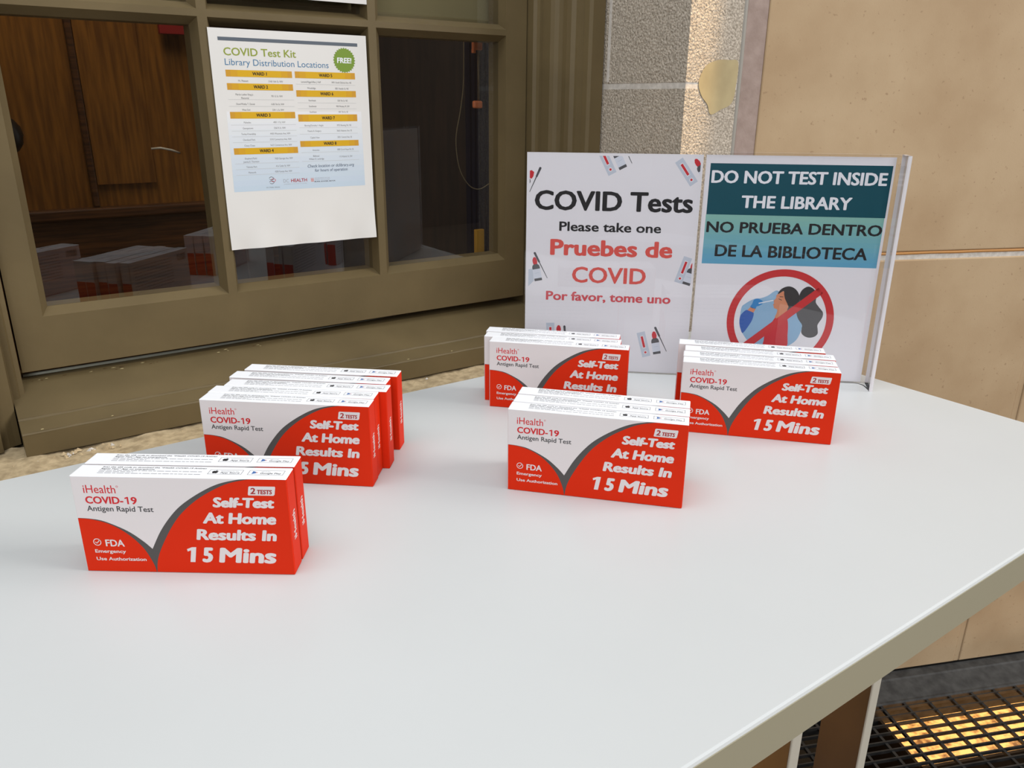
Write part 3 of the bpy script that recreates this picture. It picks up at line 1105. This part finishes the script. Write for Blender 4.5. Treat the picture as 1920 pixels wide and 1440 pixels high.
S_GREY = mat('print_dark_grey', (78, 78, 82), 0.5, 0.3)
S_PALE = mat('print_pale_blue', (190, 197, 210), 0.5, 0.3)
S_RED = mat('print_red', (196, 40, 50), 0.5, 0.3)
S_CORAL = mat('print_coral', (216, 84, 76), 0.5, 0.3)
SHEET_W = mat('sheet_white', (226, 223, 228), 0.6, 0.3)


def axis(lean):
    r_ = R(lean)
    return Vector((-math.sin(r_), math.cos(r_))), Vector((math.cos(r_), math.sin(r_)))


def pquad(a, base, up, rt, u0, u1, v0, v1, m, layer):
    a.poly([tuple(base + rt * u + up * v) for u, v in ((u0, v0), (u1, v0), (u1, v1), (u0, v1))], m, layer)


def cassette(a, bx, by, lean):
    up, rt = axis(lean)
    b = Vector((bx, by))
    pquad(a, b, up, rt, -5.4, 5.4, 0, 34.6, S_PALE, 1)
    pquad(a, b, up, rt, -2.2, 2.2, 12.0, 29.6, SHEET_W, 2)
    pquad(a, b, up, rt, -1.5, 1.5, 13.0, 28.6, S_RED, 3)
    c = b + up * 6
    a.poly(disc(c.x, c.y, 2.5, n=16), SHEET_W, 2)
    a.poly(disc(c.x, c.y, 1.5, n=16), S_RED, 3)


def bottle(a, bx, by, lean):
    up, rt = axis(lean)
    b = Vector((bx, by))
    pquad(a, b, up, rt, -5, 5, 0, 18, S_GREY, 1)
    pquad(a, b, up, rt, -5.1, 5.1, 3.4, 15.6, mat('print_label', (206, 210, 222), 0.5), 2)
    pquad(a, b, up, rt, -3, 3, 10, 10.7, S_PALE, 3)
    a.poly([tuple(b + rt * u + up * v) for u, v in ((-5, 18), (5, 18), (4.2, 20.5), (2.4, 22), (-2.4, 22), (-4.2, 20.5))], S_GREY, 1)
    a.poly([tuple(b + rt * u + up * v) for u, v in ((-2.5, 22), (2.5, 22), (3.2, 26), (2.2, 30), (0.6, 31.5), (-1.2, 31), (-2.8, 28), (-3, 25))], S_RED, 2)


def swab(a, head, tip):
    h_, t_ = Vector(head), Vector(tip)
    m_ = h_ + (t_ - h_) * 0.36
    a.line(head, tuple(m_), 3.0, S_GREY, 2, 2.4)
    a.poly(disc(h_.x, h_.y, 1.5, n=12), S_GREY, 2)
    a.line(tuple(m_), tip, 1.3, S_GREY, 2, 0.7)


def page(name, u0, u1, z0, z1):
    w_ = MB()
    w_.box(u0, u1, -0.0001, 0.0001, z0, z1, SHEET_W)
    return w_


# left sheet
w = page('notice', 0.0004, 0.2160, 0.0012, 0.2828)
a = Art(w, (0, -0.0001, 0), (1, 0, 0), (0, 0, 1), 0.00004, (4.0, 4.0, 213.2, 279.6))
cassette(a, 163.5, 23.4, 16.2)
bottle(a, 177.1, 27.6, 12)
swab(a, (172.5, 63.3), (189.2, 31.6))
cassette(a, 107.0, 258.1, 27.5)
bottle(a, 119.9, 265.0, 27.5)
swab(a, (113, 303), (130.1, 271.2))
cassette(a, 207.0, 247.9, 36)
bottle(a, 224.5, 252.0, 36)
a.poly([(3, 260.2), (6.5, 261), (9.5, 258.8), (8.6, 253.6), (6.4, 250.6), (3, 252)], S_RED, 2)
a.poly([(3, 251), (4.6, 250.4), (5.2, 247.2), (4.4, 245), (3, 244.8)], S_GREY, 1)
swab(a, (17.1, 263.6), (4.0, 234.2))
a.poly([(3, 135), (9.4, 137), (11.6, 121), (3, 112)], S_PALE, 1)
bottle(a, 17.4, 121.0, 11.5)
swab(a, (12.0, 157.0), (29.0, 124.7))
cassette(a, 197.4, 124.1, -16.5)
bottle(a, 207.2, 121.8, -16.5)
cassette(a, 36.0, 30.2, 3)
bottle(a, 46.5, 30.5, 2)
swab(a, (53.3, 60.3), (56, 30))
a.clipbox = None
a.text('COVID Tests', 10.8, 208.0, 212.6, 24.2, INK, 4, 0.0, heavy=1.15)
a.text('Please take one', 42.8, 171.1, 186.6, 11.8, INK, 4, 0.0, heavy=0.5)
a.text('Pruebes de', 31.8, 187.2, 155.4, 20.6, S_CORAL, 4, 0.0, heavy=1.3)
a.text('COVID', 61.0, 155.9, 120.4, 20.6, S_CORAL, 4, 0.0, heavy=0.75)
a.text('Por favor, tome uno', 27.7, 189.4, 96.0, 11.9, mat('print_rose', (206, 76, 84), 0.5, 0.3), 4, 0.0, heavy=0.6)
o = w.build('take_one_notice')
o.location, o.rotation_euler = SO, (0, 0, SA)
tag(o, 'white sheet reading COVID Tests, Please take one, in the left acrylic holder', 'notice')

# right sheet
w = page('notice', 0.2194, 0.4402, 0.0012, 0.2828)
a = Art(w, (0, -0.0001, 0), (1, 0, 0), (0, 0, 1), 0.00004)
a.rect(225.0, 211.7, 437.6, 273.0, mat('print_teal', (0, 72, 86), 0.45, 0.25), 1)
NSTR = 10
for k in range(NSTR):
    t_ = k / (NSTR - 1)
    c = tuple(round(p + (q - p) * t_) for p, q in zip((128, 178, 168), (92, 158, 190)))
    v1, v0 = 211.7 - 61.4 * k / NSTR, 211.7 - 61.4 * (k + 1) / NSTR
    a.rect(224.6, v0, 437.0, v1, mat('print_aqua_%d' % k, c, 0.45, 0.35), 1)
WHT = mat('print_white', (230, 230, 236), 0.5, 0.3)
a.text('DO NOT TEST INSIDE', 227.4, 433.4, 249.7, 15.0, WHT, 2, 0.0, heavy=0.75)
a.text('THE LIBRARY', 266.0, 396.6, 220.3, 15.0, WHT, 2, 0.0, heavy=0.75)
a.text('NO PRUEBA DENTRO', 226.6, 436.8, 189.6, 13.5, INK, 2, 0.0, heavy=0.65)
a.text('DE LA BIBLIOTECA', 239.6, 424.1, 159.8, 14.8, INK, 2, 0.0, heavy=0.65)
CXX, CYY, RO, RI = 329.2, 79.4, 66.4, 57.3
B_PALE = mat('print_sky', (140, 176, 206), 0.5, 0.3)
B_MID = mat('print_blue', (52, 92, 168), 0.5, 0.3)
B_GLOVE = mat('print_glove', (48, 128, 190), 0.5, 0.3)
SKIN = mat('print_skin', (206, 134, 100), 0.5, 0.3)
HAIR1 = mat('print_hair', (52, 50, 52), 0.5, 0.3)
HAIR2 = mat('print_hair_grey', (82, 80, 82), 0.5, 0.3)
a.poly(blob([(279.5, 93.6), (284, 100), (294.1, 106.4), (303, 108), (311, 111.5), (317, 116.5), (322.8, 118), (332, 108), (344, 100), (350, 88),
             (357.3, 75), (356, 62), (351, 52), (340, 44), (328, 40), (312, 41), (298, 46), (286.1, 58), (280, 72)], 4), B_PALE, 1)
a.poly(blob([(279.1, 82.7), (282, 88), (287, 91.8), (295.3, 88.8), (295, 80), (291.9, 72.4), (285, 61.1), (281.5, 66), (279.2, 74)], 4), B_MID, 2)
a.poly([(287.5, 91.5), (290.8, 96), (297.6, 93.6), (295.4, 88.6)], SKIN, 3)
a.poly(blob([(290.6, 95.6), (292.5, 100), (294, 105), (298, 107), (303, 105.6), (305.5, 103.4), (302, 102), (305.4, 100.8), (301.6, 98), (298.4, 96.6),
             (297, 93.6)], 4), B_GLOVE, 3)
a.line((300.5, 101.0), (318.2, 105.6), 1.2, WHT, 4)
a.poly(blob([(348, 104), (349, 112), (351.8, 120), (358, 124.6), (364, 123.2), (369.2, 118.1), (370.4, 111), (370.7, 104.6), (375.5, 98.5), (381.0, 92), (381, 85),
             (376.7, 75.8), (377.5, 70), (378.2, 63.8), (374.6, 59.6), (368.1, 58.1), (362, 60), (358, 64.1), (357.6, 70), (357.3, 75), (352, 82), (348.9, 89), (348.2, 96)], 4),
       HAIR2, 2)
a.poly(blob([(350.2, 108), (351, 117), (357.4, 124.3), (364, 122.8), (368, 118), (366, 110), (358, 106.5)], 4), HAIR1, 3)
a.poly(blob([(312.4, 44), (312.2, 52), (312.7, 60), (317, 70), (322.6, 82.5), (327, 83.6), (333, 83.2), (337.6, 83.0), (340.2, 74), (341.2, 60), (341.6, 44), (326, 38)], 3),
       S_RED, 3)
a.poly(blob([(321.4, 112.5), (324.2, 114.5), (330, 118), (337, 116), (341, 106), (340, 98), (336.8, 92), (335.6, 86), (337, 83), (330, 81), (322.8, 83.2), (324, 88),
             (324.4, 93.6), (320.2, 95.6), (319.4, 98.6), (318.2, 99.8), (319.6, 101.6), (318.8, 104.8), (321, 108.4)], 3), SKIN, 4)
a.poly(blob([(322.8, 113.6), (325, 119), (329.8, 122.8), (336, 124.2), (342.5, 121.9), (347.6, 116.6), (350, 110), (349.4, 104), (346, 100), (341.6, 98.5), (338.6, 97),
             (335.8, 102), (332.4, 108), (330.6, 113.5), (329.4, 118)], 4), HAIR1, 5)
a.poly(blob([(337.5, 97), (341, 98.8), (346, 100.4), (349.2, 105), (347.6, 97), (343, 92.6), (337, 89.6)], 4), HAIR2, 5)
a.line((324.4, 107.8), (328.6, 106.2), 0.7, HAIR1, 5)
a.line((325.4, 110.6), (330.0, 110.4), 0.7, HAIR1, 5)
B_BAR = mat('print_ban_red', (196, 44, 48), 0.45, 0.35)
a.ring(CXX, CYY, RI, RI, RO, RO, B_BAR, 6, 80)
d45 = Vector((math.cos(R(42)), math.sin(R(42))))
a.line((CXX - d45.x * 61, CYY - d45.y * 61), (CXX + d45.x * 61, CYY + d45.y * 61), 9.6, B_BAR, 6)
o = w.build('no_testing_notice')
o.location, o.rotation_euler = SO, (0, 0, SA)
tag(o, 'teal and white sheet forbidding testing inside, with red crossed circle, right acrylic holder', 'notice')

# ------------------------------------------------------------------ sheets taped on the window
PX, PZ, PY = 0.3056, 0.4266, 1.1040
BLACKISH = mat('poster_black', (38, 32, 26), 0.6, 0.3)
ROWINK = mat('poster_row_ink', (112, 110, 110), 0.6, 0.2)
RULE = mat('poster_rule', (184, 184, 184), 0.6, 0.2)


def wave(u, v):
    """The sheet hangs free at its lower end: a slight ripple."""
    t_ = max(0.0, (-v - 205) / 75)
    return 0.0016 * t_ * t_ * (1 + 0.8 * math.sin(u * 0.075 + v * 0.03) + 0.5 * math.sin(u * 0.15 - v * 0.05))


w = MB()
a = Art(w, (0, 0, 0), (1, 0, 0), (0, 0, 1), 0.00005, None, wave)
NU, NV = 40, 52
vs, fs = [], []
for j in range(NV + 1):
    for i in range(NU + 1):
        vs.append(a.P(215.9 * i / NU, -279.4 * j / NV, 0))
for j in range(NV):
    for i in range(NU):
        q = j * (NU + 1) + i
        fs.append((q + NU + 1, q + NU + 2, q + 1, q))
w.raw(vs, fs, PAPER, True)
NB = 14
for k in range(NB):
    t_ = (k + 0.5) / NB
    c = tuple(round(p + (q - p) * t_) for p, q in zip((224, 223, 223), (188, 202, 216)))
    v1, v0 = -100 - 102.6 * k / NB, -100 - 102.6 * (k + 1) / NB
    a.rect(13.0 - 1.0 * t_, v0, 203, v1, mat('poster_blue_%d' % k, c, 0.6, 0.3), 1)
a.rect(11.6, -14.5, 202.4, -10.2, mat('poster_slate', (86, 94, 104), 0.55), 2)
a.text('COVID Test Kit', 17.2, 112.7, -31.8, 9.3, mat('poster_olive', (138, 150, 52), 0.55), 2, 0.0, heavy=0.25)
a.text('Library Distribution Locations', 17.6, 158.0, -43.4, 7.7, mat('poster_blue', (58, 112, 150), 0.55), 2, 0.0)
star = []
for k in range(56):
    r_ = 16.5 if k % 2 == 0 else 14.7
    star.append((181.6 + r_ * math.cos(k * math.pi / 28), -32.7 + r_ * math.sin(k * math.pi / 28)))
a.poly(star, mat('poster_seal', (112, 140, 40), 0.55), 3)
a.text('FREE!', 170.9, 192.0, -36.4, 7.0, WHT, 4, 0.0, 0.05, heavy=0.35)
GOLD = [mat('poster_gold_%d' % k, c, 0.55, 0.3) for k, c in enumerate([(208, 162, 26), (204, 154, 34), (198, 146, 46)])]


def ward(n, u0, u1, v1, v0):
    L_ = u1 - u0
    a.rect(u0, v0, u1, v1, GOLD[2], 2)
    a.rect(u0 + L_ * 0.07, v0, u1 - L_ * 0.07, v1, GOLD[1], 3)
    a.rect(u0 + L_ * 0.17, v0, u1 - L_ * 0.17, v1, GOLD[0], 4)
    c = (u0 + u1) / 2
    vm = (v0 + v1) / 2
    a.text('WARD ' + n, c - 9.6, c + 9.6, vm - 2.0, 4.1, BLACKISH, 5, 0.0, heavy=0.2)


for n, v1, v0 in (('1', -49.0, -57.2), ('2', -65.2, -73.3), ('3', -100.3, -108.7), ('4', -146.0, -154.2)):
    ward(n, 17.2, 105.0, v1, v0)
for n, v1, v0 in (('5', -48.8, -57.1), ('6', -72.5, -80.8), ('7', -103.7, -113.0), ('8', -138.5, -146.4)):
    ward(n, 109.0, 196.3, v1, v0)
LROWS = [('Mt. Pleasant', '3160 16th St. NW', -62.1), ('Martin Luther King Jr.', None, -78.8), ('Memorial', None, -83.2),
         ('Shaw/Watha T. Daniel', '1630 7th St. NW', -90.6), ('West End', '2301 L St. NW', -97.8),
         ('Palisades', '4901 V St. NW', -113.6), ('Georgetown', '3260 R St. NW', -120.9),
         ('Tenley-Friendship', '4450 Wisconsin Ave. NW', -128.2), ('Cleveland Park', '3310 Connecticut Ave. NW', -135.6),
         ('Chevy Chase', '5625 Connecticut Ave. NW', -143.0), ('Shepherd Park/', None, -159.6),
         ('Juanita E. Thornton', None, -163.8), ('Takoma Park', '416 Cedar St. NW', -170.6), ('Petworth', '4200 Kansas Ave. NW', -177.9)]
for nm, ad, v in LROWS:
    a.row(nm, 38.8, v - 1.1, 2.3, ROWINK, 2, 0.80)
    if ad:
        a.row(ad, 82.0, v - 1.1, 2.3, ROWINK, 2, 0.78)
a.row('901 G St. NW', 82.0, -81.6, 2.3, ROWINK, 2, 0.78)
a.row('7420 Georgia Ave. NW', 84.0, -161.8, 2.3, ROWINK, 2, 0.78)
RROWS = [('Lamond-Riggs/Lillian J. Huff', '5401 South Dakota Ave. NE', -61.7), ('Woodridge', '1801 Hamlin St. NE', -69.6),
         ('Northeast', '330 7th St. NE', -85.5), ('Southwest', '900 Wesley Pl. SW', -93.0), ('Southeast', '403 7th St. SE', -100.4),
         ('Benning/Dorothy I. Height', '3935 Benning Rd. NE', -118.2), ('Francis A. Gregory', '3660 Alabama Ave. SE', -125.5),
         ('Capitol View', '5001 Central Ave. SE', -134.2), ('Anacostia', '1800 Good Hope Rd. SE', -151.0),
         ('Bellevue/', None, -159.0), ('William O. Lockridge', None, -163.0)]
for nm, ad, v in RROWS:
    a.row(nm, 131.0, v - 1.1, 2.3, ROWINK, 2, 0.76)
    if ad:
        a.row(ad, 175.5, v - 1.1, 2.3, ROWINK, 2, 0.76)
a.row('115 Atlantic St. SW', 175.5, -161.8, 2.3, ROWINK, 2, 0.76)
for v in (-85.2, -93.6, -116.9, -124.5, -131.8, -139.0, -166.2, -173.6, -181.0):
    a.rect(17.0, v, 105.0, v + 0.35, RULE, 2)
for v in (-65.0, -88.8, -96.4, -121.3, -129.5, -154.2, -166.0):
    a.rect(109.5, v, 196.0, v + 0.35, RULE, 2)
NAVY = mat('poster_navy', (60, 78, 104), 0.55)
a.text('Check location or dclibrary.org', 116.9, 187.0, -174.4, 4.0, NAVY, 2, 0.008, 0.15)
a.text('for hours of operation', 127.0, 176.6, -180.4, 4.0, NAVY, 2, 0.008, 0.15)
for k in range(3):
    v = -186.4 - 2.6 * k
    o_ = 1.2 if k % 2 else -1.2
    p_ = curve([(62.0 + o_, v), (65 + o_, v + 1.7), (68.6 + o_, v), (66.5 + o_, v - 2.3), (62.6 + o_, v - 1.6)], 4)
    for q in range(len(p_) - 1):
        a.line(p_[q], p_[q + 1], 0.6, S_RED if k == 1 else INK_GREY, 2)
a.text('DC Public Library', 56.0, 74.8, -199.3, 1.4, INK_GREY, 2)
a.text('DC', 80.6, 88.2, -193.1, 4.4, INK_LIGHT, 2, -0.008)
a.text('HEALTH', 91.5, 114.6, -193.1, 4.5, mat('poster_brick_red', (160, 44, 50), 0.55), 2, 0.02)
a.text('GOVERNMENT OF THE DISTRICT OF COLUMBIA', 81.0, 114.4, -195.8, 0.8, INK_LIGHT, 2)
for k in range(3):
    a.rect(120.4 + k * 1.5, -189.9, 121.4 + k * 1.5, -188.8, mat('poster_flag', (204, 116, 100), 0.55), 2)
a.rect(120.4, -191.6, 124.8, -190.5, mat('poster_flag', (204, 116, 100), 0.55), 2)
a.rect(120.4, -193.4, 124.8, -192.3, mat('poster_flag', (204, 116, 100), 0.55), 2)
a.text('GOVERNMENT OF THE', 126.0, 148.6, -189.7, 1.1, INK_LIGHT, 2)
a.text('DISTRICT OF COLUMBIA', 126.0, 148.8, -191.9, 1.1, INK_LIGHT, 2)
a.text('MURIEL BOWSER, MAYOR', 125.5, 157.0, -194.6, 1.5, INK_GREY, 2, 0.02)
o = w.build('locations_poster')
o.location = (PX, PY - 0.0004, PZ)
tag(o, 'white paper listing COVID test kit locations with gold bars, taped over the window', 'poster')
w = MB()
w.box(0.3096, 0.5255, 1.1036, 1.1040, 0.4668, 0.7462, PAPER)
a = Art(w, (0.3096, 1.1036, 0.4668), (1, 0, 0), (0, 0, 1), 0.00005)
a.text('COVID Test Kit', 40, 176, 200, 14, INK, 1, 0.02)
o = w.build('window_notice')
tag(o, 'white paper taped higher on the window, only its bottom edge in view', 'notice')
